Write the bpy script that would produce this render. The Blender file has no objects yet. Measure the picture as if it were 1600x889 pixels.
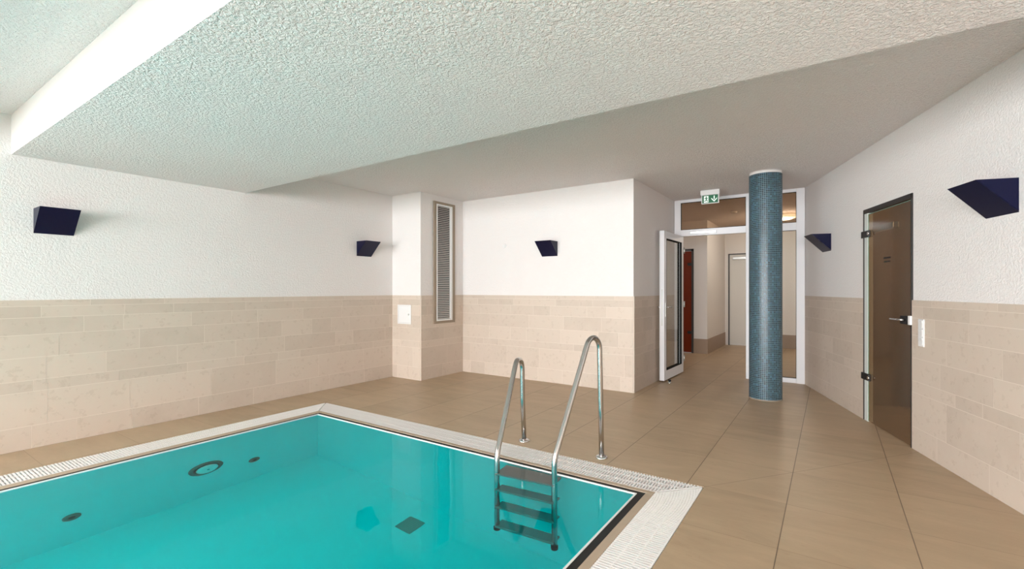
import bpy, bmesh, math, random
from mathutils import Vector, Matrix
random.seed(7)
scn = bpy.context.scene
COL = scn.collection
PI = math.pi

# ------------------------------------------------------------------ helpers
class MB:
    """collects shapes, links them as ONE mesh object"""
    def __init__(self):
        self.bm = bmesh.new(); self.mi = 0
    def face(self, pts, mi=None):
        f = self.bm.faces.new([self.bm.verts.new(p) for p in pts])
        f.material_index = self.mi if mi is None else mi
        return f
    def box(self, x0, x1, y0, y1, z0, z1, mi=None):
        v = [self.bm.verts.new((x, y, z)) for z in (z0, z1) for y in (y0, y1) for x in (x0, x1)]
        for q in ((0, 2, 3, 1), (4, 5, 7, 6), (0, 1, 5, 4), (2, 6, 7, 3), (0, 4, 6, 2), (1, 3, 7, 5)):
            f = self.bm.faces.new([v[i] for i in q]); f.material_index = self.mi if mi is None else mi
        return self
    def prism(self, pts, d, mi=None):
        """planar polygon pts (3D) extruded by vector d"""
        d = Vector(d); n = len(pts)
        a = [self.bm.verts.new(Vector(p)) for p in pts]; b = [self.bm.verts.new(Vector(p) + d) for p in pts]
        fs = [self.bm.faces.new(a), self.bm.faces.new(b[::-1])]
        for i in range(n):
            j = (i + 1) % n
            fs.append(self.bm.faces.new([a[i], b[i], b[j], a[j]]))
        for f in fs: f.material_index = self.mi if mi is None else mi
        return self
    def lathe(self, prof, axis='Z', n=32, c=(0, 0, 0), mi=None):
        """prof: list of (radius, height)"""
        c = Vector(c); rings = []
        for r, h in prof:
            ring = []
            for k in range(n):
                a = 2 * PI * k / n
                p = {'Z': (r * math.cos(a), r * math.sin(a), h), 'Y': (r * math.cos(a), h, r * math.sin(a)),
                     'X': (h, r * math.cos(a), r * math.sin(a))}[axis]
                ring.append(self.bm.verts.new(c + Vector(p)))
            rings.append(ring)
        for A, B in zip(rings, rings[1:]):
            for k in range(n):
                f = self.bm.faces.new([A[k], A[(k + 1) % n], B[(k + 1) % n], B[k]])
                f.material_index = self.mi if mi is None else mi; f.smooth = True
        for R in (rings[0], rings[-1]):
            f = self.bm.faces.new(R); f.material_index = self.mi if mi is None else mi
        return self
    def tube(self, path, r, n=16):
        path = [Vector(p) for p in path]; rings = []
        t0 = (path[1] - path[0]).normalized()
        ref = Vector((1, 0, 0)) if abs(t0.x) < .8 else Vector((0, 1, 0))
        nrm = (ref - ref.dot(t0) * t0).normalized()
        for i, p in enumerate(path):
            t = (path[min(i + 1, len(path) - 1)] - path[max(i - 1, 0)]).normalized()
            nrm = (nrm - nrm.dot(t) * t).normalized(); b = t.cross(nrm)
            rings.append([self.bm.verts.new(p + r * (math.cos(2 * PI * k / n) * nrm + math.sin(2 * PI * k / n) * b)) for k in range(n)])
        for A, B in zip(rings, rings[1:]):
            for k in range(n):
                f = self.bm.faces.new([A[k], A[(k + 1) % n], B[(k + 1) % n], B[k]]); f.smooth = True; f.material_index = self.mi
        self.bm.faces.new(rings[0]); self.bm.faces.new(rings[-1])
        return self
    def build(self, name, mats, parent=None, bevel=0, loc=None, rotz=0, fix=True):
        if fix: bmesh.ops.recalc_face_normals(self.bm, faces=self.bm.faces)
        me = bpy.data.meshes.new(name); self.bm.to_mesh(me); self.bm.free()
        for m in (mats if isinstance(mats, (list, tuple)) else [mats]): me.materials.append(m)
        o = bpy.data.objects.new(name, me); COL.objects.link(o)
        if parent: o.parent = parent
        if loc: o.location = loc
        if rotz: o.rotation_euler = (0, 0, rotz)
        if bevel:
            b = o.modifiers.new('bevel', 'BEVEL'); b.width = bevel; b.segments = 2; b.limit_method = 'ANGLE'
        return o

def tag(o, label=None, cat=None, group=None, kind=None):
    if label: o['label'] = label
    if cat: o['category'] = cat
    if group: o['group'] = group
    if kind: o['kind'] = kind
    return o
def empty(name, loc=(0, 0, 0), rotz=0):
    o = bpy.data.objects.new(name, None); COL.objects.link(o)
    o.location = loc; o.rotation_euler = (0, 0, rotz); o.empty_display_size = .1
    return o
def fillet(pts, rads, n=10):
    """polyline with rounded corners"""
    pts = [Vector(p) for p in pts]; out = [pts[0]]
    for i in range(1, len(pts) - 1):
        p, a, b = pts[i], (pts[i - 1] - pts[i]).normalized(), (pts[i + 1] - pts[i]).normalized()
        r = rads[i]; ang = a.angle(b); t = r / math.tan(ang / 2)
        c = p + (a + b).normalized() * (r / math.sin(ang / 2))
        s, e = p + a * t - c, p + b * t - c; w = s.angle(e)
        for k in range(n + 1):
            f = k / n
            out.append(c + (s * math.sin((1 - f) * w) + e * math.sin(f * w)) / math.sin(w))
    out.append(pts[-1]); return out

# ------------------------------------------------------------------ materials
def srgb(r, g, b):
    f = lambda c: (c / 255 / 12.92) if c / 255 <= .04045 else ((c / 255 + .055) / 1.055) ** 2.4
    return (f(r), f(g), f(b), 1)
def mat(name):
    m = bpy.data.materials.new(name); m.use_nodes = True
    nt = m.node_tree; return m, nt, nt.nodes['Principled BSDF']
def nd(nt, t, **kw):
    n = nt.nodes.new(t)
    for k, v in kw.items():
        if k.startswith('i_'): n.inputs[k[2:]].default_value = v
        else: setattr(n, k, v)
    return n
def mth(nt, op, a, b=None, c=None):
    n = nt.nodes.new('ShaderNodeMath'); n.operation = op
    for i, v in enumerate((a, b, c)):
        if v is None: continue
        if hasattr(v, 'is_output'): nt.links.new(v, n.inputs[i])
        else: n.inputs[i].default_value = v
    return n.outputs[0]
def mixc(nt, fac, a, b):
    n = nt.nodes.new('ShaderNodeMix'); n.data_type = 'RGBA'
    for idx, v in ((0, fac), (6, a), (7, b)):
        if hasattr(v, 'is_output'): nt.links.new(v, n.inputs[idx])
        else: n.inputs[idx].default_value = v
    return n.outputs[2]
def plain(name, col, rough=.5, metal=0, spec=.5, noise=.0, nscale=40):
    m, nt, p = mat(name)
    p.inputs['Roughness'].default_value = rough; p.inputs['Metallic'].default_value = metal
    p.inputs['Specular IOR Level'].default_value = spec
    if noise:
        tc = nd(nt, 'ShaderNodeTexCoord'); n = nd(nt, 'ShaderNodeTexNoise', i_Scale=nscale, i_Detail=4.)
        nt.links.new(tc.outputs['Object'], n.inputs['Vector'])
        dark = tuple(c * (1 - noise) for c in col[:3]) + (1,)
        nt.links.new(mixc(nt, n.outputs['Fac'], dark, col), p.inputs['Base Color'])
    else: p.inputs['Base Color'].default_value = col
    return m
def plaster(name, col, scale, strength, dist, rough=.9):
    m, nt, p = mat(name)
    tc = nd(nt, 'ShaderNodeTexCoord')
    n = nd(nt, 'ShaderNodeTexNoise', i_Scale=scale, i_Detail=3., i_Roughness=.6, i_Distortion=.6)
    big = nd(nt, 'ShaderNodeTexNoise', i_Scale=1.2, i_Detail=3.)
    nt.links.new(tc.outputs['Object'], n.inputs['Vector']); nt.links.new(tc.outputs['Object'], big.inputs['Vector'])
    r = nd(nt, 'ShaderNodeValToRGB'); r.color_ramp.elements[0].position = .38; r.color_ramp.elements[1].position = .62
    nt.links.new(n.outputs['Fac'], r.inputs['Fac'])
    b = nd(nt, 'ShaderNodeBump', i_Strength=strength, i_Distance=dist)
    nt.links.new(r.outputs['Color'], b.inputs['Height']); nt.links.new(b.outputs['Normal'], p.inputs['Normal'])
    dk = tuple(c * .96 for c in col[:3]) + (1,)
    nt.links.new(mixc(nt, big.outputs['Fac'], dk, col), p.inputs['Base Color'])
    p.inputs['Roughness'].default_value = rough; p.inputs['Specular IOR Level'].default_value = .2
    return m

WHITE_WALL = plaster('white_plaster', (.77, .742, .732, 1), 55, .35, .008)
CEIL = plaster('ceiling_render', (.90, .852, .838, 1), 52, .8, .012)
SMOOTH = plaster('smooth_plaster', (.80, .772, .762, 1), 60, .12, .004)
HALLW = plain('hall_paint', (.74, .71, .68, 1), .8)
FRAMEW = plain('white_frame', (.78, .79, .82, 1), .5)
WPLASTIC = plain('white_plastic', (.74, .74, .74, 1), .35)
STEEL = plain('brushed_steel', (.62, .61, .60, 1), .22, 1.0, noise=.12, nscale=60)
CHROME = plain('chrome', (.75, .75, .76, 1), .12, 1.0)
ALU = plain('anodised_aluminium', (.66, .68, .67, 1), .35, 1.0)
PALEALU = plain('pale_aluminium', (.62, .66, .63, 1), .4)
NAVY = plain('navy_lacquer', srgb(3, 6, 42), .35, spec=.25)
BLACK = plain('black_fitting', (.006, .006, .007, 1), .4)
DARKF = plain('dark_frame', (.035, .032, .03, 1), .4, noise=.3)
DARKGAP = plain('dark_channel', (.012, .012, .012, 1), .7)
GRATE = plain('white_grating', (.88, .87, .86, 1), .4)
CHAN = plain('gutter_channel', (.14, .14, .14, 1), .6)
STONEF = plain('grille_surround', srgb(150, 134, 116), .55, noise=.15)
TREAD = plain('tread_steel', (.40, .37, .35, 1), .45, .6, noise=.25, nscale=160)
RUBBER = plain('rubber', (.02, .022, .022, 1), .8, spec=.1)
LINER = plain('turquoise_liner', (.002, .90, .915, 1), .5, spec=.2)
RIMW = plain('white_rim', (.85, .88, .88, 1), .35)
JETM = plain('fitting_plastic', (.05, .17, .16, 1), .4)
JETD = plain('fitting_bore', (.015, .03, .03, 1), .5)
LENS = plain('lamp_lens', (.95, .94, .92, 1), .35)
DRAINM = plain('drain_grating', (.01, .34, .31, 1), .5)
SIGNG = plain('sign_green', (.0, .13, .05, 1), .35)
GREYD = plain('pale_door_leaf', (.66, .65, .61, 1), .45, noise=.04)
STEAMW = plain('steam_room_plaster', (.30, .20, .13, 1), .6, noise=.35, nscale=9)

def sign_white():
    m, nt, p = mat('sign_white'); p.inputs['Base Color'].default_value = (.8, .9, .84, 1)
    p.inputs['Emission Color'].default_value = (.8, 1, .88, 1); p.inputs['Emission Strength'].default_value = .25
    return m
SIGNW = sign_white()

def wall_tile():
    m, nt, p = mat('stone_wall_tile')
    at = nd(nt, 'ShaderNodeAttribute', attribute_name='tint')
    tc = nd(nt, 'ShaderNodeTexCoord')
    n1 = nd(nt, 'ShaderNodeTexNoise', i_Scale=3.2, i_Detail=7., i_Roughness=.66)
    n2 = nd(nt, 'ShaderNodeTexNoise', i_Scale=18., i_Detail=5., i_Roughness=.65)
    off = nd(nt, 'ShaderNodeVectorMath', operation='MULTIPLY_ADD')
    nt.links.new(at.outputs['Color'], off.inputs[0]); off.inputs[1].default_value = (7, 7, 7)
    nt.links.new(tc.outputs['Object'], off.inputs[2])
    for n in (n1, n2): nt.links.new(off.outputs[0], n.inputs['Vector'])
    c = mixc(nt, at.outputs['Fac'], srgb(186, 172, 158), srgb(202, 188, 174))
    c = mixc(nt, mth(nt, 'MULTIPLY_ADD', mth(nt, 'SUBTRACT', n1.outputs['Fac'], .3), 1.6, 0.), c, srgb(203, 189, 176))
    c = mixc(nt, mth(nt, 'MULTIPLY', mth(nt, 'GREATER_THAN', n2.outputs['Fac'], .6), .16), c, srgb(146, 126, 106))
    nt.links.new(c, p.inputs['Base Color'])
    p.inputs['Roughness'].default_value = .5; p.inputs['Specular IOR Level'].default_value = .4
    b = nd(nt, 'ShaderNodeBump', i_Strength=.08, i_Distance=.003); nt.links.new(n2.outputs['Fac'], b.inputs['Height'])
    nt.links.new(b.outputs['Normal'], p.inputs['Normal'])
    return m
WTILE = wall_tile()
GROUT = plain('wall_grout', srgb(219, 208, 196), .8)

def floor_tile(joints=True):
    m, nt, p = mat('floor_tile')
    tc = nd(nt, 'ShaderNodeTexCoord'); sp = nd(nt, 'ShaderNodeSeparateXYZ'); nt.links.new(tc.outputs['Object'], sp.inputs[0])
    X, Y = sp.outputs['X'], sp.outputs['Y']
    gx = mth(nt, 'DIVIDE', mth(nt, 'ADD', X, .235), .62); gy = mth(nt, 'DIVIDE', mth(nt, 'SUBTRACT', Y, 2.905), .635)
    dx = mth(nt, 'MULTIPLY', mth(nt, 'PINGPONG', gx, .5), .62)      # distance to the next joint, metres
    dy = mth(nt, 'MULTIPLY', mth(nt, 'PINGPONG', gy, .5), .635)
    jx = mth(nt, 'LESS_THAN', dx, .0027); jy = mth(nt, 'LESS_THAN', dy, .0017)
    # slanting movement joint from the pool corner to the glazed door
    a, bq = Vector((-.74, 3.52)), Vector((.62, 5.29)); d = (bq - a).normalized(); nn = Vector((-d.y, d.x))
    dd = mth(nt, 'ABSOLUTE', mth(nt, 'SUBTRACT', mth(nt, 'ADD', mth(nt, 'MULTIPLY', X, nn.x), mth(nt, 'MULTIPLY', Y, nn.y)), nn.dot(a)))
    along = mth(nt, 'ADD', mth(nt, 'MULTIPLY', X, d.x), mth(nt, 'MULTIPLY', Y, d.y))
    jd = mth(nt, 'MULTIPLY', mth(nt, 'LESS_THAN', dd, .0022), mth(nt, 'GREATER_THAN', along, d.dot(a)))
    cid = nd(nt, 'ShaderNodeCombineXYZ')
    nt.links.new(mth(nt, 'FLOOR', gx), cid.inputs[0]); nt.links.new(mth(nt, 'FLOOR', gy), cid.inputs[1])
    wn = nd(nt, 'ShaderNodeTexWhiteNoise', noise_dimensions='3D'); nt.links.new(cid.outputs[0], wn.inputs['Vector'])
    mp = nd(nt, 'ShaderNodeVectorMath', operation='MULTIPLY_ADD')
    nt.links.new(wn.outputs['Color'], mp.inputs[0]); mp.inputs[1].default_value = (9, 9, 9)
    st = nd(nt, 'ShaderNodeVectorMath', operation='MULTIPLY'); nt.links.new(tc.outputs['Object'], st.inputs[0]); st.inputs[1].default_value = (1., 3.2, 1.)
    nt.links.new(st.outputs[0], mp.inputs[2])
    n1 = nd(nt, 'ShaderNodeTexNoise', i_Scale=1.7, i_Detail=7., i_Roughness=.65, i_Distortion=.4)
    n2 = nd(nt, 'ShaderNodeTexNoise', i_Scale=9., i_Detail=6., i_Roughness=.7)
    for n in (n1, n2): nt.links.new(mp.outputs[0], n.inputs['Vector'])
    c = mixc(nt, wn.outputs['Value'], srgb(170, 149, 122), srgb(182, 160, 132))
    r = nd(nt, 'ShaderNodeValToRGB'); r.color_ramp.elements[0].position = .35; r.color_ramp.elements[1].position = .7
    nt.links.new(n1.outputs['Fac'], r.inputs['Fac'])
    c = mixc(nt, mth(nt, 'MULTIPLY', r.outputs['Color'], .7), c, srgb(197, 174, 145))
    c = mixc(nt, mth(nt, 'MULTIPLY', mth(nt, 'GREATER_THAN', n2.outputs['Fac'], .64), .18), c, srgb(138, 112, 88))
    c = mixc(nt, mth(nt, 'MULTIPLY', jy, .55), c, srgb(120, 100, 80))
    c = mixc(nt, mth(nt, 'MULTIPLY', jd, .6), c, srgb(112, 92, 72))
    c = mixc(nt, mth(nt, 'MULTIPLY', jx, .85), c, srgb(98, 82, 66))
    nt.links.new(c, p.inputs['Base Color'])
    p.inputs['Roughness'].default_value = .42; p.inputs['Specular IOR Level'].default_value = .35
    h = mth(nt, 'SUBTRACT', mth(nt, 'MULTIPLY', n2.outputs['Fac'], .3), mth(nt, 'MAXIMUM', jx, jd))
    b = nd(nt, 'ShaderNodeBump', i_Strength=.15, i_Distance=.002); nt.links.new(h, b.inputs['Height'])
    nt.links.new(b.outputs['Normal'], p.inputs['Normal'])
    return m
FTILE = floor_tile()
COPING = plain('coping_tile', srgb(188, 170, 148), .5, noise=.12, nscale=14)

def mosaic():
    m, nt, p = mat('glass_mosaic')
    uv = nd(nt, 'ShaderNodeUVMap', uv_map='tiles'); sp = nd(nt, 'ShaderNodeSeparateXYZ'); nt.links.new(uv.outputs[0], sp.inputs[0])
    U, V = sp.outputs['X'], sp.outputs['Y']
    cid = nd(nt, 'ShaderNodeCombineXYZ'); nt.links.new(mth(nt, 'FLOOR', U), cid.inputs[0]); nt.links.new(mth(nt, 'FLOOR', V), cid.inputs[1])
    wn = nd(nt, 'ShaderNodeTexWhiteNoise', noise_dimensions='2D'); nt.links.new(cid.outputs[0], wn.inputs['Vector'])
    r = nd(nt, 'ShaderNodeValToRGB'); e = r.color_ramp.elements
    e[0].position = 0; e[0].color = srgb(4, 20, 32); e[1].position = 1; e[1].color = srgb(52, 92, 110)
    for pos, c in ((.25, srgb(10, 38, 54)), (.5, srgb(16, 50, 64)), (.68, srgb(20, 62, 70)), (.85, srgb(30, 58, 84))):
        q = e.new(pos); q.color = c
    nt.links.new(wn.outputs['Value'], r.inputs['Fac'])
    g = mth(nt, 'LESS_THAN', mth(nt, 'MINIMUM', mth(nt, 'PINGPONG', U, .5), mth(nt, 'PINGPONG', V, .5)), .075)
    nt.links.new(mixc(nt, g, r.outputs['Color'], srgb(120, 146, 154)), p.inputs['Base Color'])
    nt.links.new(mth(nt, 'MULTIPLY_ADD', g, .4, .3), p.inputs['Roughness'])
    b = nd(nt, 'ShaderNodeBump', i_Strength=.3, i_Distance=.002); nt.links.new(mth(nt, 'SUBTRACT', 1., g), b.inputs['Height'])
    nt.links.new(b.outputs['Normal'], p.inputs['Normal'])
    return m
MOSAIC = mosaic()

def pane_glass(name, tint, refl=1.0, rough=.0, etch=None, etch_fac=0):
    m, nt, p = mat(name); nt.nodes.remove(p)
    out = nt.nodes['Material Output']
    t = nd(nt, 'ShaderNodeBsdfTransparent'); t.inputs[0].default_value = tint
    g = nd(nt, 'ShaderNodeBsdfAnisotropic') if False else nd(nt, 'ShaderNodeBsdfGlossy'); g.inputs['Roughness'].default_value = rough
    fr = nd(nt, 'ShaderNodeFresnel', i_IOR=1.45); mx = nd(nt, 'ShaderNodeMixShader')
    geo = nd(nt, 'ShaderNodeNewGeometry')     # outer faces reflect; the exit face just lets light out
    nt.links.new(mth(nt, 'MULTIPLY', mth(nt, 'MULTIPLY', fr.outputs[0], refl * 1.6), mth(nt, 'SUBTRACT', 1., geo.outputs['Backfacing'])), mx.inputs[0])
    if etch:                                     # satin-etched surface scatters part of the light
        df = nd(nt, 'ShaderNodeBsdfDiffuse'); df.inputs[0].default_value = etch
        m2 = nd(nt, 'ShaderNodeMixShader'); m2.inputs[0].default_value = etch_fac
        nt.links.new(t.outputs[0], m2.inputs[1]); nt.links.new(df.outputs[0], m2.inputs[2]); t = m2
    nt.links.new(t.outputs[0], mx.inputs[1]); nt.links.new(g.outputs[0], mx.inputs[2]); nt.links.new(mx.outputs[0], out.inputs['Surface'])
    return m
CLEAR = pane_glass('clear_glass', (.98, .985, .975, 1))
TOPGL = pane_glass('bronze_glass', (.80, .71, .62, 1))
BROWN = pane_glass('brown_satin_glass', (.80, .70, .58, 1), 1.0, .1, (.30, .24, .17, 1), .16)
REDG = plain('red_brown_glass', srgb(116, 38, 12), .12)

def water():
    m, nt, p = mat('pool_water_surface'); nt.nodes.remove(p)
    out = nt.nodes['Material Output']
    rf = nd(nt, 'ShaderNodeBsdfRefraction', i_IOR=1.333, i_Roughness=0.); gl_ = nd(nt, 'ShaderNodeBsdfGlossy', i_Roughness=.0)
    fr = nd(nt, 'ShaderNodeFresnel', i_IOR=1.333); geo = nd(nt, 'ShaderNodeNewGeometry'); mx = nd(nt, 'ShaderNodeMixShader')
    k = mth(nt, 'MULTIPLY_ADD', geo.outputs['Backfacing'], .45, .55)     # water is a little calmer-coloured than pure Fresnel from above
    nt.links.new(mth(nt, 'MULTIPLY', fr.outputs[0], k), mx.inputs[0])
    nt.links.new(rf.outputs[0], mx.inputs[1]); nt.links.new(gl_.outputs[0], mx.inputs[2])
    tc = nd(nt, 'ShaderNodeTexCoord')
    n = nd(nt, 'ShaderNodeTexNoise', i_Scale=3., i_Detail=2.); n2 = nd(nt, 'ShaderNodeTexNoise', i_Scale=14., i_Detail=2.)
    for q in (n, n2): nt.links.new(tc.outputs['Object'], q.inputs['Vector'])
    b = nd(nt, 'ShaderNodeBump', i_Strength=.07, i_Distance=.02)
    nt.links.new(mth(nt, 'MULTIPLY_ADD', n2.outputs['Fac'], .12, n.outputs['Fac']), b.inputs['Height'])
    for q in (rf, gl_, fr): nt.links.new(b.outputs['Normal'], q.inputs['Normal'])
    nt.links.new(mx.outputs[0], out.inputs['Surface'])
    v = nd(nt, 'ShaderNodeVolumeAbsorption', i_Density=.9); v.inputs['Color'].default_value = (.05, .985, .99, 1)
    nt.links.new(v.outputs[0], out.inputs['Volume'])
    return m
WATER = water()

# ------------------------------------------------------------------ room dimensions
ZC = 2.90; REAR = -10.0
XL = -5.83                                     # left wall
RW0 = Vector((-.305, 8.178)); RWA = math.atan2(-.9498, .3128)     # right wall: start and heading
RWLEN = 19.1
STRUCT = dict(kind='structure')
def rwp(s, off=0, z=0):                        # point on the right wall; off is into the wall
    return (RW0.x + .3128 * s + .9498 * off, RW0.y - .9498 * s + .3128 * off, z)

# floor: deck round the pool, hall, one object
fb = MB()
GX0, GX1, GY1, GY0 = -5.16, -.74, 3.52, -4.86    # outer rim of the overflow gutter
fb.box(-6.1, GX0, REAR - .2, GY1, -.15, 0)
fb.box(-6.1, 6.8, GY1, 13.3, -.15, 0)
fb.box(GX1, 6.8, REAR - .2, GY1, -.15, 0)
fb.box(GX0, GX1, REAR - .2, GY0, -.15, 0)
floor = tag(fb.build('floor', FTILE), 'beige square floor tiles around the pool', 'floor', kind='structure')

# ceiling with its deep beam
cb = MB(); cb.box(-6.1, 6.8, REAR - .2, 13.3, ZC, ZC + .15)
ceiling = tag(cb.build('ceiling', CEIL), 'white rough textured ceiling', 'ceiling', kind='structure')
bb = MB(); bb.mi = 0
bb.box(XL - .05, 4.5, .93, 2.88, 2.56, ZC - .001)
for f in bb.bm.faces:
    f.normal_update()
bmesh.ops.recalc_face_normals(bb.bm, faces=bb.bm.faces)
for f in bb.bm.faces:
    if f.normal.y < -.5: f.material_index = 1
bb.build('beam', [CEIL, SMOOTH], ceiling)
# unseen beam added behind the photographer to shade the near ceiling from window light
shade_beam = MB(); shade_beam.box(XL - .05, 5.5, -1.95, -.40, 2.56, ZC - .001); shade_beam.build('beam', [CEIL, SMOOTH], ceiling)

# walls
ROWS = [.20, .30, .10, .20, .20, .15, .10, .055]
DADO = sum(ROWS)
def dado(parent, length, seed, rows=ROWS, x0=0., maxlen=.62, name='tile_wainscot'):
    """tile lining in the wall frame: x along the wall, room at -y"""
    rnd = random.Random(seed); bm = bmesh.new(); lay = bm.loops.layers.float_color.new('tint')
    z = 0; g = .0016
    H = sum(rows)
    def q(xa, xb, za, zb, y, mi, t):
        f = bm.faces.new([bm.verts.new(v) for v in ((xa, y, za), (xb, y, za), (xb, y, zb), (xa, y, zb))])
        f.material_index = mi; u = rnd.random()
        for l in f.loops: l[lay] = (t, t, t, 1)
    # backing slab
    v = MB(); v.bm.free(); v.bm = bm; v.box(x0, x0 + length, -.010, -.0005, 0, H, 1)
    for h in rows:
        x = x0 - rnd.uniform(0, .5)
        while x < x0 + length:
            w = rnd.choice((.3, .42, .6, .6, .6, .75)) if h < .25 else rnd.choice((.6, .6, .75))
            a, b = max(x, x0), min(x + w, x0 + length)
            if b - a > .012: q(a + g, b - g, z + g, z + h - g, -.0115, 0, rnd.random())
            x += w
        z += h
    me = bpy.data.meshes.new(name); bm.to_mesh(me); bm.free()
    me.materials.append(WTILE); me.materials.append(GROUT)
    o = bpy.data.objects.new(name, me); COL.objects.link(o); o.parent = parent
    return o
def frame_obj(parent_wall, loc, rotz):          # helper transform through the wall object itself
    return parent_wall
def wall(name, loc, rotz, length, label, z0=0., z1=ZC, thick=.2, m=WHITE_WALL, seed=None, x0=0., extra=None, d0=0.):
    b = MB(); b.box(x0, x0 + length, 0, thick, z0, z1)
    if extra: extra(b)
    o = tag(b.build(name, m, loc=loc, rotz=rotz), label, 'wall', kind='structure')
    if seed is not None: dado(o, length - d0, seed, x0=x0 + min(d0, 0) if name != 'wall_right' else 0.)
    return o
LWIN = (-7.6, -4.8, -2.0)                      # centres of unseen left wall windows, invented to let side daylight in
def left_windows(b):
    e = [0.] + [v for y in LWIN for v in (y - 1.2 - REAR, y + 1.2 - REAR)]
    for k in range(0, 6, 2): b.box(e[k], e[k + 1], 0, .2, 0, ZC)
    for k in (1, 3, 5): b.box(e[k], e[k + 1], 0, .2, 2.6, ZC); b.box(e[k], e[k + 1], 0, .2, 0, .12)
wl = wall('wall_left', (XL, REAR, 0), PI / 2, 5.18 - (-.8), 'long white wall beside the pool with a beige tiled lower half', x0=-.8 - REAR, seed=1, extra=left_windows)
wp = wall('wall_pier_front', (XL, 5.18, 0), 0, .63, 'narrow pier face in the far left corner carrying the small white hatch', seed=2, thick=.12)
wall('wall_pier_side', (-5.2, 5.30, 0), PI / 2, .88, 'pier side face carrying the tall ventilation grille', seed=3, thick=.12, d0=-.12)
wall('wall_back', (-5.2, 6.18, 0), 0, 3.0, 'white far wall behind the pool with a beige tiled lower half', seed=4)
wall('wall_passage', (-2.2, 6.38, 0), PI / 2, 1.82, 'short side wall beside the open white door', seed=5, thick=.19, d0=-.2)
def lintel(b): b.box(1.955, 2.915, 0, .1, 2.25, ZC)
wr = wall('wall_right', (RW0.x, RW0.y, 0), RWA, 1.5, 'slanting white wall with the brown glass door', seed=6, d0=-.455, extra=lambda b: (b.box(1.5, 1.955, 0, .05, 0, ZC), lintel(b), b.box(2.915, RWLEN, 0, .2, 0, ZC)))
dado(wr, RWLEN - 2.915, 11, x0=2.915)
# rear wall, with its row of big windows (behind the photographer)
rb = MB(); rb.box(-6.1, 6.8, REAR - .2, REAR, 0, .25); rb.box(-6.1, 6.8, REAR - .2, REAR, 2.6, ZC)
for x in (-6.1, -2.6, .9, 4.4, 6.4): rb.box(x, x + .25, REAR - .2, REAR, .25, 2.6)
rb.box(-1.8, -.95, REAR - .2, REAR, .25, 2.6)      # unseen pier added to keep the window's reflection out of the partition pane
tag(rb.build('wall_rear', WHITE_WALL), 'rear wall with large windows', 'wall', kind='structure')

# ------------------------------------------------------------------ hall behind the partition
b = MB(); b.box(-2.48, -2.2, 10.78, 13.0, 0, ZC); b.box(-4.2, -3.42, 10.78, 10.98, 0, ZC); b.box(-3.42, -2.48, 10.78, 10.98, 2.29, ZC)
hl = tag(b.build('wall_hall_left', HALLW), 'hall wall corner behind the open white door', 'wall', kind='structure')
b = MB(); b.box(-2.2, -2.12, 12.85, 13.05, 0, ZC); b.box(-2.12, -1.12, 12.85, 13.05, 2.29, ZC); b.box(-1.12, 1.7, 12.85, 13.05, 0, ZC)
hb = tag(b.build('wall_hall_back', HALLW), 'far end wall of the hall', 'wall', kind='structure')
b = MB(); b.box(1.5, 1.7, 8.3, 12.85, 0, ZC)
tag(b.build('wall_hall_right', HALLW), 'right hand wall of the hall', 'wall', kind='structure')
b = MB(); b.box(-.20, 1.5, 8.3, 8.45, 0, ZC)
tag(b.build('wall_hall_front', HALLW), 'hall side of the wall beside the glazing', 'wall', kind='structure')
b = MB(); b.box(-4.4, -4.2, 8.2, 10.98, 0, ZC); b.box(-4.2, -2.39, 8.22, 8.37, 0, ZC)
tag(b.build('wall_hall_end', HALLW), 'left end of the hall', 'wall', kind='structure')
HSK = plain('hall_skirting_tile', srgb(160, 138, 118), .5, noise=.12, nscale=8)
b = MB(); b.box(-2.48, -2.19, 10.768, 10.78, 0, .32); b.box(-2.2, -2.188, 10.78, 12.85, 0, .32)
tag(b.build('baseboard_left', HSK), 'tall beige tiled baseboard on the hall corner', 'baseboard', kind='structure')
b = MB(); b.box(-1.06, 1.5, 12.838, 12.85, 0, .32)
tag(b.build('baseboard_back', HSK), 'tall beige tiled baseboard on the far hall wall', 'baseboard', kind='structure')
# white hall door
d3 = tag(empty('door_3', (-1.62, 12.85, 0)), 'pale hall door at the far end seen through the open doorway', 'door', kind='structure')
MB().box(-.475, .475, .01, .05, .01, 2.265).build('leaf', GREYD, d3, .003)
b = MB(); b.box(-.5, -.478, -.012, .12, 0, 2.29); b.box(.478, .5, -.012, .12, 0, 2.29); b.box(-.5, .5, -.012, .12, 2.268, 2.29)
b.build('frame', DARKF, d3)
MB().box(-.40, .05, -.06, .01, 2.14, 2.21).build('closer', ALU, d3, .008)
b = MB(); b.tube([(.41, .01, 1.1), (.41, -.05, 1.1), (.29, -.05, 1.1)], .01); b.lathe([(.025, -.004), (.025, .01)], 'Y', 20, (.41, 0, 1.1))
b.build('handle', CHROME, d3)
# red-brown glass door
d4 = tag(empty('door_4', (-2.95, 10.78, 0)), 'dark red glass door in the hall behind the open white door', 'door', kind='structure')
MB().box(-.42, .42, .02, .035, .01, 2.24).build('pane', REDG, d4)
b = MB(); b.box(-.47, -.425, -.015, .1, 0, 2.29); b.box(.425, .47, -.015, .1, 0, 2.29); b.box(-.47, .47, -.015, .1, 2.245, 2.29)
b.build('frame', DARKF, d4)
for z in (.45, 1.95): MB().box(.34, .43, -.01, .045, z - .03, z + .03).build('hinge', BLACK, d4, .004)
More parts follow.
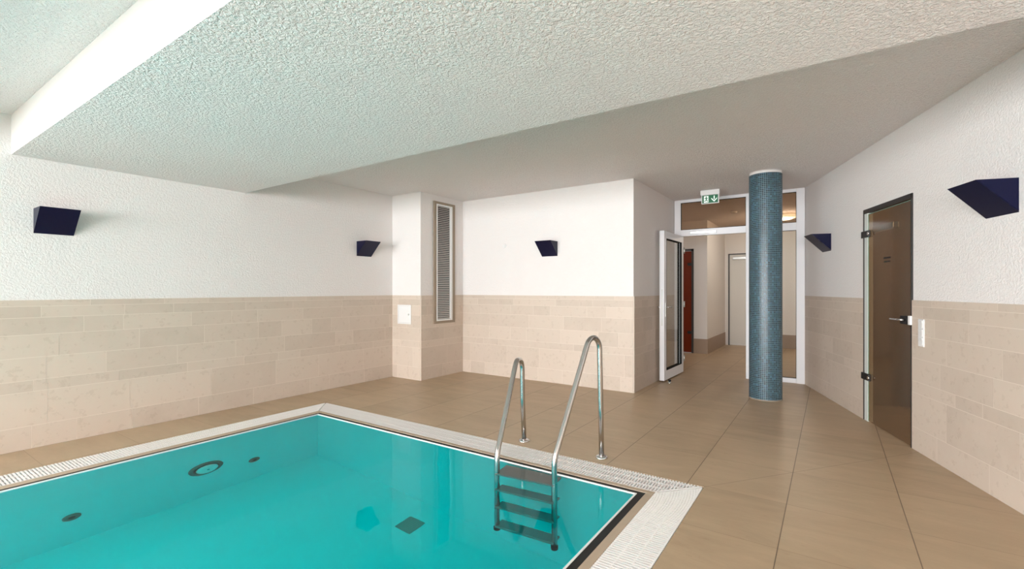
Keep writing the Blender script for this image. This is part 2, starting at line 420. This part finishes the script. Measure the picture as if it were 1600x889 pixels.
# hall ceiling lamp and smoke detector
hlamp = tag(empty('ceiling_lamp', (-.78, 10.87, ZC)), 'round dish lamp on the hall ceiling seen above the glazing behind the column', 'lamp')
MB().lathe([(.12, -.025), (.12, -.0005)], 'Z', 32).build('base', WPLASTIC, hlamp)
def emis(name, col, s):
    m, nt, p = mat(name); p.inputs['Base Color'].default_value = (.8, .78, .7, 1)
    p.inputs['Emission Color'].default_value = col; p.inputs['Emission Strength'].default_value = s; return m
MB().lathe([(.05, -.105), (.14, -.098), (.22, -.07), (.26, -.03), (.25, -.026), (.12, -.025)], 'Z', 40).build('glass_dish', emis('opal_dish', (1, .82, .58, 1), 1.2), hlamp)
sd = tag(MB().lathe([(.02, -.045), (.045, -.04), (.055, -.02), (.055, -.0005)], 'Z', 28).build('smoke_detector', WPLASTIC, loc=(-1.53, 9.86, ZC)), 'small white smoke detector on the hall ceiling behind the upper pane', 'smoke detector')

# ------------------------------------------------------------------ glazed partition
PY = 8.18
w1 = tag(empty('window_1', (-1.255, PY, 0)), 'white framed glass partition around the open doorway', 'glass partition', kind='structure')
o = -1.255
def fr(name, x0, x1, z0, z1, y0=-.035, y1=.035): return MB().box(x0 - o, x1 - o, y0, y1, z0, z1).build(name, FRAMEW, w1, .004)
fr('jamb', -2.188, -2.083, 0, ZC - .001); fr('jamb', -.415, -.308, 0, ZC - .001)
fr('mullion', -1.092, -1.018, 0, 2.849)
fr('head', -2.083, -.415, 2.849, ZC - .001)
fr('transom', -2.083, -1.092, 2.288, 2.395); fr('transom', -1.018, -.415, 2.28, 2.395)
fr('bottom_rail', -1.018, -.415, .002, .075)
def gl(x0, x1, z0, z1, m): return MB().box(x0 - o, x1 - o, -.004, .004, z0, z1).build('pane', m, w1)
gl(-2.083, -1.092, 2.395, 2.849, TOPGL); gl(-1.018, -.415, 2.395, 2.849, TOPGL); gl(-1.018, -.415, .075, 2.28, CLEAR)
b = MB()                                        # dark glazing seals
for x0, x1, z0, z1 in ((-2.083, -1.092, 2.395, 2.849), (-1.018, -.415, 2.395, 2.849), (-1.018, -.415, .075, 2.28)):
    for q in ((x0, x1, z0, z0 + .006), (x0, x1, z1 - .006, z1), (x0, x0 + .006, z0, z1), (x1 - .006, x1, z0, z1)):
        b.box(q[0] - o, q[1] - o, -.033, -.0045, q[2], q[3])
b.build('seal', RUBBER, w1)
b = MB(); b.box(-1.93 - o, -1.52 - o, -.055, -.0355, 2.315, 2.36); b.build('closer_rail', ALU, w1, .004)
# open leaf
d1 = tag(empty('door_1', (-2.07, 8.135, 0)), 'white framed glass door standing open against the side wall', 'door', kind='structure')
d1.rotation_euler = (0, 0, math.atan2(-1.0, -.03))      # leaf runs from the hinge toward the pool
LW, T = 1.0, .035                                 # local x along the leaf; local +y faces the room
def lf(name, x0, x1, z0, z1, y0=-T, y1=T): return MB().box(x0, x1, y0, y1, z0, z1).build(name, FRAMEW, d1, .004)
lf('stile', 0, .105, .02, 2.285); lf('stile', LW - .105, LW, .02, 2.285)
lf('rail', .105, LW - .105, 2.175, 2.285); lf('rail', .105, LW - .105, .02, .165)
MB().box(.105, LW - .105, -.004, .004, .165, 2.175).build('pane', CLEAR, d1)
b = MB()
for s in (-1, 1):
    y0, y1 = sorted((s * .006, s * .036))
    for q in ((.105, LW - .105, .165, .172), (.105, LW - .105, 2.168, 2.175), (.105, .112, .165, 2.175), (LW - .112, LW - .105, .165, 2.175)):
        b.box(q[0], q[1], y0, y1, q[2], q[3])
b.build('seal', RUBBER, d1)
b = MB(); b.box(LW, LW + .003, -.012, .012, .85, 1.4); b.box(LW + .0005, LW + .004, -.036, -.031, .02, 2.285)
b.build('lock_strip', ALU, d1)
for s in (-1, 1):
    b = MB(); b.box(LW - .075, LW - .04, *sorted((s * T, s * (T + .008))), .98, 1.2)
    b.build('handle_plate', ALU, d1, .003)
    b = MB(); b.tube(fillet([(LW - .055, s * T, 1.13), (LW - .055, s * (T + .055), 1.13), (LW - .19, s * (T + .055), 1.13)], [0, .018, 0], 6), .010, 12)
    b.build('handle', CHROME, d1)
for z in (.25, 1.15, 2.05): MB().lathe([(.011, z - .05), (.011, z + .05)], 'Z', 14, (-.012, T + .008, 0)).build('hinge', ALU, d1)
b = MB(); b.tube([(.06, T + .02, 2.262), (.42, T + .05, 2.318), (.62, T + .05, 2.318)], .008, 8)
ds = tag(empty('door_stop', (-1.985, 7.13, 0)), 'small metal door stop on the floor beside the open white door', 'door stop')
MB().lathe([(.03, 0), (.03, .008), (.016, .012), (.016, .03)], 'Z', 20).build('base', CHROME, ds)
MB().lathe([(.02, .0305), (.022, .036), (.018, .05)], 'Z', 20).build('buffer', RUBBER, ds)

# exit sign
ex = tag(empty('exit_sign', (-1.50, 7.56, ZC)), 'green escape route sign with running figure and down arrow hanging from the ceiling', 'exit sign')
MB().box(-.135, .135, -.03, .03, -.075, -.0005).build('housing', WPLASTIC, ex, .004)
b = MB(); b.box(-.125, .125, -.012, .012, -.205, -.0755); b.build('panel_frame', WPLASTIC, ex, .002)
MB().box(-.112, .112, -.0150, -.0125, -.195, -.078).build('green_panel', SIGNG, ex)
def flat(poly): return [(x, -.0152, z) for x, z in poly]
b = MB()
def pg(poly): b.prism(flat(poly), (0, -.001, 0))
# doorway (white field) with the running figure left out in green on top
pg([(-.088, -.186), (-.088, -.088), (-.022, -.088), (-.022, -.186)])
b.build('pictogram', SIGNW, ex)
b = MB()
def pg2(poly): b.prism([(x, -.0164, z) for x, z in poly], (0, -.001, 0))
pg2([(-.052 + .008 * math.cos(k * PI / 6), -.102 + .008 * math.sin(k * PI / 6)) for k in range(12)])
pg2([(-.064, -.112), (-.046, -.110), (-.044, -.142), (-.060, -.146)])                 # trunk
pg2([(-.046, -.112), (-.030, -.128), (-.034, -.134), (-.048, -.122)])                # front arm
pg2([(-.062, -.112), (-.080, -.124), (-.078, -.132), (-.062, -.124)])                # rear arm
pg2([(-.050, -.142), (-.034, -.156), (-.036, -.178), (-.044, -.178), (-.044, -.160), (-.058, -.148)])   # front leg
pg2([(-.060, -.144), (-.052, -.152), (-.066, -.168), (-.086, -.166), (-.086, -.158), (-.070, -.158)])   # rear leg
b.build('running_figure', SIGNG, ex)
b = MB()
pg([(.050, -.092), (.066, -.092), (.066, -.142), (.050, -.142)])
pg([(.058, -.182), (.018, -.140), (.018, -.122), (.058, -.160), (.098, -.122), (.098, -.140)])
b.build('arrow', SIGNW, ex)

# ------------------------------------------------------------------ mosaic column
cx, cy, cr = -.688, 6.828, .19
col = tag(empty('column', (cx, cy, 0)), 'round column clad in small blue green glass mosaic tiles', 'column')
bm = bmesh.new(); uvl = bm.loops.layers.uv.new('tiles'); n = 104; nt_ = 52; top = 2.862
for k in range(n):
    a0, a1 = 2 * PI * k / n, 2 * PI * (k + 1) / n
    f = bm.faces.new([bm.verts.new((cr * math.cos(a), cr * math.sin(a), z)) for a, z in ((a0, 0), (a1, 0), (a1, top), (a0, top))])
    f.smooth = True
    for l, (u, v) in zip(f.loops, ((k, 0), (k + 1, 0), (k + 1, top), (k, top))): l[uvl].uv = (u * nt_ / n, v / .02297)
bmesh.ops.remove_doubles(bm, verts=bm.verts, dist=1e-5)
me = bpy.data.meshes.new('shaft'); bm.to_mesh(me); bm.free(); me.materials.append(MOSAIC)
sh = bpy.data.objects.new('shaft', me); COL.objects.link(sh); sh.parent = col
MB().lathe([(cr - .004, 2.858), (cr - .004, ZC - .0005)], 'Z', 64).build('ceiling_ring', SMOOTH, col)
MB().lathe([(cr + .003, .0005), (cr + .003, .012), (cr, .014)], 'Z', 64).build('base_joint', plain('sealant', srgb(150, 140, 128), .7), col)

# ------------------------------------------------------------------ brown glass door in the right wall
d2 = tag(empty('door_2', (RW0.x, RW0.y, 0), RWA), 'brown tinted glass door in the slanting wall', 'door', kind='structure')
S0, S1, DH = 1.955, 2.915, 2.25
b = MB(); b.box(S0, S0 + .012, -.012, .05, 0, DH); b.box(S1 - .018, S1, -.012, .12, 0, DH); b.box(S0, S1, -.012, .05, DH - .045, DH)
b.build('frame', DARKF, d2)
MB().box(S0 + .012, S0 + .085, -.004, .045, 0, DH - .045).build('hinge_jamb', PALEALU, d2)
MB().box(S0 + .088, S1 - .022, .0, .008, .008, DH - .055).build('pane', BROWN, d2)
b = MB()
for q in ((S0 + .088, S0 + .092, .008, DH - .055), (S0 + .088, S1 - .022, DH - .059, DH - .055)): b.box(q[0], q[1], -.001, .009, q[2], q[3])
b.build('glass_edge', plain('glass_edge', srgb(130, 165, 150), .25), d2)
for z in (1.985, .47):
    hg = MB().box(S0 - .03, S0 + .15, -.022, -.002, z - .035, z + .035).build('hinge', BLACK, d2, .004)
    MB().lathe([(.018, -.03), (.018, -.022)], 'Y', 16, (S0 + .15, 0, z)).build('screw_cap', CHROME, hg)
lk = MB().box(S1 - .165, S1 - .03, -.028, -.001, 1.085, 1.16).build('lock_case', BLACK, d2, .006)
MB().box(S1 - .024, S1 + .01, -.03, -.0125, 1.085, 1.165).build('strike_plate', WPLASTIC, d2, .002)
b = MB(); b.tube(fillet([(S1 - .075, -.028, 1.125), (S1 - .075, -.065, 1.125), (S1 - .25, -.065, 1.125)], [0, .015, 0], 6), .010, 12)
b.build('handle', CHROME, d2)
MB().box(S0 + .13, S0 + .56, .02, .07, 1.995, 2.055).build('closer', ALU, d2, .006)
b = MB(); b.box(2.38, 2.52, -.0016, -.0006, 1.70, 1.716); b.box(2.39, 2.51, -.0016, -.0006, 1.665, 1.678)
b.build('sticker', BLACK, d2)
# small tiled room behind it
b = MB()
b.box(1.2, 3.8, 1.9, 2.0, 0, 2.45); b.box(1.1, 1.2, .201, 2.0, 0, 2.45); b.box(3.8, 3.9, .2, 2.0, 0, 2.45); b.box(1.1, 3.9, .2, 2.0, 2.45, 2.5)
tag(b.build('wall_steam_room', STEAMW, loc=(RW0.x, RW0.y, 0), rotz=RWA), 'brown walls of the small room behind the tinted glass door', 'wall', kind='structure')

# light switches
sw = tag(empty('light_switch', rwp(3.075, -.0116, 1.03), RWA), 'white stack of three light switches beside the brown glass door', 'light switch')
MB().box(-.042, .042, -.009, 0, -.116, .116).build('plate', WPLASTIC, sw, .003)
for k in (-1, 0, 1):
    b = MB(); b.prism([(-.03, -.0092, k * .072 - .03), (-.03, -.0092, k * .072 + .03), (-.03, -.016, k * .072 + .03), (-.03, -.0115, k * .072), (-.03, -.014, k * .072 - .03)], (.06, 0, 0))
    b.build('rocker', WPLASTIC, sw, .001)

# ------------------------------------------------------------------ wedge shaped wall lamps
def wedge(name, loc, rotz, W, label):
    """wall rectangle below, sloping front above: open-topped up-light, x along the wall, room at -y"""
    t = tag(empty(name, loc, rotz), label, 'wall lamp', 'navy wedge wall lamps')
    D, Hh, th = .222, .218, .004; w = W / 2
    b = MB(); b.prism([(-w, -D, Hh), (-w, -D + th, Hh), (-w, -.0005, th), (-w, -.0005, 0)], (W, 0, 0)); b.build('front_panel', NAVY, t)
    for x in (-w + .0005, w - th - .0005):
        b = MB(); b.prism([(x, -.0005, .008), (x, -.0005, Hh), (x, -D + .006, Hh)], (th, 0, 0)); b.build('side_panel', NAVY, t)
    MB().box(-w + .005, w - .005, -.012, -.0005, .02, Hh - .004).build('back_plate', WPLASTIC, t)
    MB().lathe([(.013, -w + .03), (.013, w - .03)], 'X', 16, (0, -.07, .16)).build('lamp_tube', LENS, t)
    return t
wedge('wall_lamp', (XL, 1.20, 1.897), PI / 2, .268, 'navy wedge wall lamp nearest on the long left wall')
wedge('wall_lamp', (XL, 4.622, 1.897), PI / 2, .268, 'navy wedge wall lamp on the left wall near the pier')
wedge('wall_lamp', (-3.498, 6.18, 1.897), 0, .268, 'navy wedge wall lamp on the far back wall')
wedge('wall_lamp', rwp(.865, 0, 1.892), RWA, .30, 'navy wedge wall lamp between the mosaic column and the brown glass door')
wedge('wall_lamp', rwp(3.985, 0, 1.888), RWA, .30, 'large looking navy wedge wall lamp right of the brown glass door')

# ------------------------------------------------------------------ pier hatch, grille, cap
hp = tag(empty('access_hatch', (-5.5375, 5.18 - .0116, 1.006)), 'small white square access hatch on the pier tiles', 'access hatch')
b = MB()
for q in ((-.148, .148, -.150, -.132), (-.148, .148, .132, .150), (-.148, -.132, -.132, .132), (.132, .148, -.132, .132)): b.box(q[0], q[1], -.012, 0, q[2], q[3])
b.build('frame', WPLASTIC, hp, .002)
MB().box(-.130, .130, -.008, 0, -.130, .130).build('door', WPLASTIC, hp, .002)
MB().lathe([(.014, -.013), (.016, -.008)], 'Y', 18, (.095, 0, 0)).build('latch', ALU, hp)

vg = tag(empty('ventilation_grille', (-5.2, 5.695, .855), PI / 2), 'tall narrow louvred ventilation grille on the pier side', 'ventilation grille')
vw, vh = .251, 1.945
b = MB(); e = -.0117
for q in ((-vw, vw, 0, .04), (-vw, vw, vh - .04, vh), (-vw, -vw + .06, .04, vh - .04), (vw - .07, vw, .04, vh - .04)): b.box(q[0], q[1], -.03, e, q[2], q[3])
b.build('surround', STONEF, vg, .002)
x0, x1, z0, z1 = -vw + .06, vw - .07, .04, vh - .04
b = MB()
for q in ((x0, x1, z0, z0 + .025), (x0, x1, z1 - .025, z1), (x0, x0 + .02, z0 + .025, z1 - .025), (x1 - .05, x1, z0 + .025, z1 - .025)): b.box(q[0], q[1], -.034, e - .0005, q[2], q[3])
b.build('inner_frame', WPLASTIC, vg, .002)
MB().box(x0 + .02, x1 - .05, e - .0025, e - .0005, z0 + .025, z1 - .025).build('backing', BLACK, vg)
b = MB(); nsl = 62; zz0, zz1 = z0 + .025, z1 - .025; pz = (zz1 - zz0) / nsl
for k in range(nsl):
    z = zz0 + pz * (k + .5)
    b.prism([(x0 + .0205, -.030, z - .009), (x0 + .0205, -.0285, z - .009), (x0 + .0205, -.0148, z + .008), (x0 + .0205, -.0165, z + .008)], (x1 - x0 - .071, 0, 0))
b.build('louvre', plain('louvre_metal', (.55, .52, .49, 1), .45), vg)

cap = tag(empty('wall_fitting', (-4.33, 6.18, 2.099)), 'small round white fitting on the plaster left of the far wall lamp', 'wall fitting')
MB().lathe([(.034, -.0005), (.034, -.012), (.028, -.018)], 'Y', 28).build('ring', WPLASTIC, cap)
MB().lathe([(.016, -.018), (.014, -.024)], 'Y', 20).build('button', WPLASTIC, cap)

# ------------------------------------------------------------------ pool
pool = tag(empty('swimming_pool', (-2.93, -.7, -1.35)), 'turquoise lined swimming pool full of clear water', 'pool')
PX0, PX1, PY1, PY0 = -4.755, -1.110, 3.140, -4.50    # inner faces of the liner
ox, oy, oz = 2.93, .7, 1.35
def pl(b): return b
def ring(z0, z1, inner, outer, name, m, bev=0):
    """rectangular ring; inner/outer = (x0,x1,y0,y1)"""
    b = MB(); (a0, a1, c0, c1), (e0, e1, g0, g1) = inner, outer
    for q in ((e0, e1, c1, g1), (e0, e1, g0, c0), (e0, a0, c0, c1), (a1, e1, c0, c1)):
        b.box(q[0] + ox, q[1] + ox, q[2] + oy, q[3] + oy, z0 + oz, z1 + oz)
    return b.build(name, m, pool, bev)
inn = (PX0, PX1, PY0, PY1)
b = MB(); ZF = -1.35
def lq(*pts): b.face([(x + ox, y + oy, z + oz) for x, y, z in pts])
t = -.004
b.box(PX0 - .02 + ox, PX1 + .02 + ox, PY0 - .02 + oy, PY1 + .02 + oy, ZF - .05 + oz, ZF + oz)
for q in ((PX0 - .02, PX1 + .02, PY1, PY1 + .02), (PX0 - .02, PX1 + .02, PY0 - .02, PY0), (PX0 - .02, PX0, PY0, PY1), (PX1, PX1 + .02, PY0, PY1)):
    b.box(q[0] + ox, q[1] + ox, q[2] + oy, q[3] + oy, ZF + oz, -.021 + oz)
b.build('liner', LINER, pool)
rim_o = (-4.767, -1.098, -4.52, 3.152); slot_o = (-4.808, -1.050, -4.56, 3.194)
cop_o = (-4.88, -1.0, -4.62, 3.24); gut_o = (GX0, GX1, GY0, GY1)
ring(-.021, .0, inn, rim_o, 'rim', RIMW)
ring(-.06, -.003, rim_o, slot_o, 'overflow_slot', DARKGAP)
ring(-.15, .0, slot_o, cop_o, 'coping', COPING, .002)
ring(-.16, -.12, cop_o, gut_o, 'gutter_channel', CHAN)
b = MB(); wz = -.007
b.box(PX0 - .006 + ox, PX1 + .006 + ox, PY0 - .006 + oy, PY1 + .006 + oy, ZF - .006 + oz, wz + oz)
b.build('water', WATER, pool)

# overflow gratings: bars across the gutter, mitred at the corners
PITCH, BW, TH = .0215, .0118, .022
def grating(kind, label):
    b = MB()
    mx = lambda y: max(0., (y - 3.24) / .28)          # share of the mitre taken at this y
    if kind == 'far':
        x = GX0 + .01
        while x < GX1 - .012:
            y0 = 3.242
            if x > -1.0: y0 += (x + BW + 1.0) / .26 * .28 + .004
            if x < -4.88: y0 += (-4.88 - x) + .004
            if y0 < GY1 - .012: b.box(x, x + BW, y0, GY1 - .004, -TH, 0)
            x += PITCH
        for y in (3.243, 3.325, 3.415, 3.488):
            s = (y - 3.24) / .28
            b.box(-4.88 - .28 * s + .008, -1.0 + .26 * s - .008, y, y + .009, -TH + .002, -.0006)
        b.prism([(-1.004, 3.243, -TH), (-.752, 3.514, -TH), (-.766, 3.514, -TH), (-1.018, 3.243, -TH)], (0, 0, TH - .0003))
        b.prism([(-4.876, 3.243, -TH), (-5.146, 3.514, -TH), (-5.132, 3.514, -TH), (-4.862, 3.243, -TH)], (0, 0, TH - .0003))
    else:
        L = kind == 'left'
        xi, xo = (-4.882, GX0 + .004) if L else (-.998, GX1 - .004)
        dx = xo - xi
        y = GY0 + .01
        while y < GY1 - .014:
            s = mx(y + BW + .006)
            a, c = sorted((xi + dx * s, xo))
            if c - a > .01: b.box(a, c, y, y + BW, -TH, 0)
            y += PITCH
        for f in (.01, .30, .62, .955):
            xx = xi + dx * f; a, c = sorted((xx, xx + math.copysign(.009, dx)))
            b.box(a, c, GY0 + .01, 3.24 + .28 * f - .010, -TH + .002, -.0006)
        sg = math.copysign(.012, dx)
        b.prism([(xi + sg * .3, 3.232, -TH), (xo - sg * .1, 3.505, -TH), (xo - sg * .1, 3.493, -TH), (xi + sg * .3, 3.218, -TH)], (0, 0, TH - .0003))
    return tag(b.build('overflow_grating', GRATE), label, 'pool grating', 'white overflow gratings around the pool')
grating('left', 'white slatted overflow grating along the left wall side of the pool')
grating('far', 'white slatted overflow grating along the far pool edge behind the ladder')
grating('right', 'white slatted overflow grating along the right hand pool edge')

# nozzles and underwater lamp in the left pool wall (local frame: x along wall, room at -y)
def nozzle(y, z, label):
    t = tag(empty('inlet_nozzle', (PX0, y, z), PI / 2), label, 'pool inlet', 'inlet nozzles in the left pool wall')
    MB().lathe([(.056, -.0005), (.056, -.006), (.048, -.012), (.026, -.012)], 'Y', 32).build('flange', JETM, t)
    MB().lathe([(.022, -.0125), (.018, -.016)], 'Y', 24).build('nozzle', JETD, t)
nozzle(1.076, -.905, 'round grey inlet nozzle under water near the left edge of the pool')
nozzle(2.436, -.90, 'round grey inlet nozzle under water right of the pool lamp')
ul = tag(empty('underwater_lamp', (PX0, 2.0, -.735), PI / 2), 'large round underwater lamp with a pale lens in the left pool wall', 'pool lamp')
b = MB(); b.lathe([(.145, -.0005), (.145, -.008), (.132, -.016), (.112, -.018)], 'Y', 48); b.build('bezel', JETM, ul)
MB().lathe([(.110, -.0185), (.104, -.024)], 'Y', 48).build('inner_ring', JETD, ul)
MB().lathe([(.092, -.0245), (.090, -.036), (.06, -.046), (.012, -.05)], 'Y', 48).build('lens', LENS, ul)
MB().lathe([(.012, -.0505), (.010, -.054)], 'Y', 16).build('screw', JETM, ul)
# floor drain
dr = tag(empty('floor_drain', (-2.962, 2.825, ZF)), 'square dark grating of the drain on the pool floor', 'floor drain')
MB().box(-.09, .09, -.092, .092, .0005, .006).build('plate', DRAINM, dr, .002)
b = MB()
for k in range(9): b.box(-.075, .075, -.077 + k * .0185, -.068 + k * .0185, .0065, .009)
b.build('slots', DRAINM, dr)

# ------------------------------------------------------------------ ladder
lad = tag(empty('pool_ladder', (-1.9, 3.2, 0)), 'stainless steel pool ladder with two curved handrails and four steps', 'pool ladder')
lx, ly = 1.9, -3.2
FZ = -.96
def rail(B, F, prof, rads, bottom):
    B, F = Vector(B), Vector(F); d = F - B; L = d.length; d.normalize()
    pts = [(B.x + d.x * t + lx, B.y + d.y * t + ly, z) for t, z in prof]
    pts.append((pts[-1][0], pts[-1][1], bottom)); rads = rads + [0]
    b = MB(); b.tube(fillet(pts, rads, 12), .0215, 20); o = b.build('handrail', STEEL, lad)
    fl = MB().lathe([(.052, .0005), (.052, .006), (.044, .016), (.028, .022), (.0225, .024)], 'Z', 36, (B.x + lx, B.y + ly, 0)).build('base_flange', CHROME, lad)
    ft = MB().lathe([(.018, bottom - .03), (.027, bottom - .026), (.027, bottom + .012), (.022, bottom + .016)], 'Z', 24, pts[-1][:2] + (0,)).build('foot', RUBBER, lad)
    # wall buffer: short stub from the foot towards the pool wall
    return pts[-1]
rR = rail((-1.574, 3.653), (-1.662, 3.0), [(0, .0006), (.012, .42), (.035, .99), (.185, 1.02), (.655, .165), ], [0, .3, .105, .105, .2], FZ - .02)
rL = rail((-2.338, 3.653), (-2.145, 2.98), [(0, .0006), (.05, .40), (.065, .76), (.235, .785), (.735, .125)], [0, .3, .1, .1, .2], FZ)
RX, RY, LX, LY = rR[0], rR[1], rL[0], rL[1]
for k, z in enumerate((-.035, -.33, -.62, -.91)):
    b = MB()
    dn = .155 if k == 0 else .075
    ext = .006
    p = [(LX - .004, LY - .026), (RX + .004, RY - .026), (RX + .004 - (.0 if k else .0), RY + dn), (LX - .004 + (.0), LY + dn)]
    if k == 0: p = [(LX - .002, LY - .026), (RX + .004, RY - .026), (RX - .018, RY + .148), (LX - .028, LY + .170)]
    b.prism([(x, y, z - .03) for x, y in p], (0, 0, .03))
    st = b.build('step', TREAD, lad, .004)

# ------------------------------------------------------------------ light
def area(name, loc, rot, sx, sy, power, col=(1, 1, 1)):
    l = bpy.data.lights.new(name, 'AREA'); l.shape = 'RECTANGLE'; l.size = sx; l.size_y = sy; l.energy = power; l.color = col
    o = bpy.data.objects.new(name, l); COL.objects.link(o); o.location = loc; o.rotation_euler = rot; return o
DAY = (.975, .985, 1.)
for x in (-4.22, -.725, 2.775):
    area('window_daylight', (x, REAR - .1, 1.43), (PI / 2, 0, 0), 3.2, 2.3, 750, DAY)
for y in LWIN:
    area('left_added_daylight', (XL - .1, y, 1.36), (PI / 2, 0, -PI / 2), 2.4, 2.4, 115 if y > -3 else 250, DAY)  # added side daylight in the invented left wall openings
def point(name, loc, power, col, r=.12):
    l = bpy.data.lights.new(name, 'POINT'); l.energy = power; l.color = col; l.shadow_soft_size = r
    o = bpy.data.objects.new(name, l); COL.objects.link(o); o.location = loc; return o
point('hall_light', (-.78, 10.87, ZC - .25), 38, (1, .88, .74))
point('hall_light', (-3.2, 9.5, ZC - .4), 6, (1, .92, .84))  # extra point light at the hall's left end, no fixture there
point('steam_room_light', rwp(2.6, 1.3, 2.2), 24, (1, .78, .58))
w = bpy.data.worlds.new('World'); scn.world = w; w.use_nodes = True
w.node_tree.nodes['Background'].inputs[0].default_value = (.85, .92, 1, 1); w.node_tree.nodes['Background'].inputs[1].default_value = 1.0

# ------------------------------------------------------------------ camera (1600 x 889, f = 734 px, horizon at y = 452)
cd = bpy.data.cameras.new('camera'); cam = bpy.data.objects.new('camera', cd); COL.objects.link(cam)
cd.sensor_fit = 'HORIZONTAL'; cd.sensor_width = 36; cd.lens = 36 * 734 / 1600; cd.shift_y = 7.5 / 1600; cd.clip_start = .05
cam.location = (0, 0, 1.4); cam.rotation_euler = (PI / 2, 0, math.atan((1297 - 800) / 734))
scn.camera = cam
scn.view_settings.view_transform = 'Standard'; scn.view_settings.look = 'None'
scn.view_settings.exposure = 0.0; scn.view_settings.gamma = 1.0; scn.view_settings.use_curve_mapping = False
cy_ = scn.cycles
cy_.max_bounces = 16; cy_.diffuse_bounces = 8; cy_.glossy_bounces = 6; cy_.transmission_bounces = 12; cy_.transparent_max_bounces = 16
cy_.caustics_reflective = True; cy_.caustics_refractive = True; cy_.use_denoising = True; cy_.sample_clamp_indirect = 8.
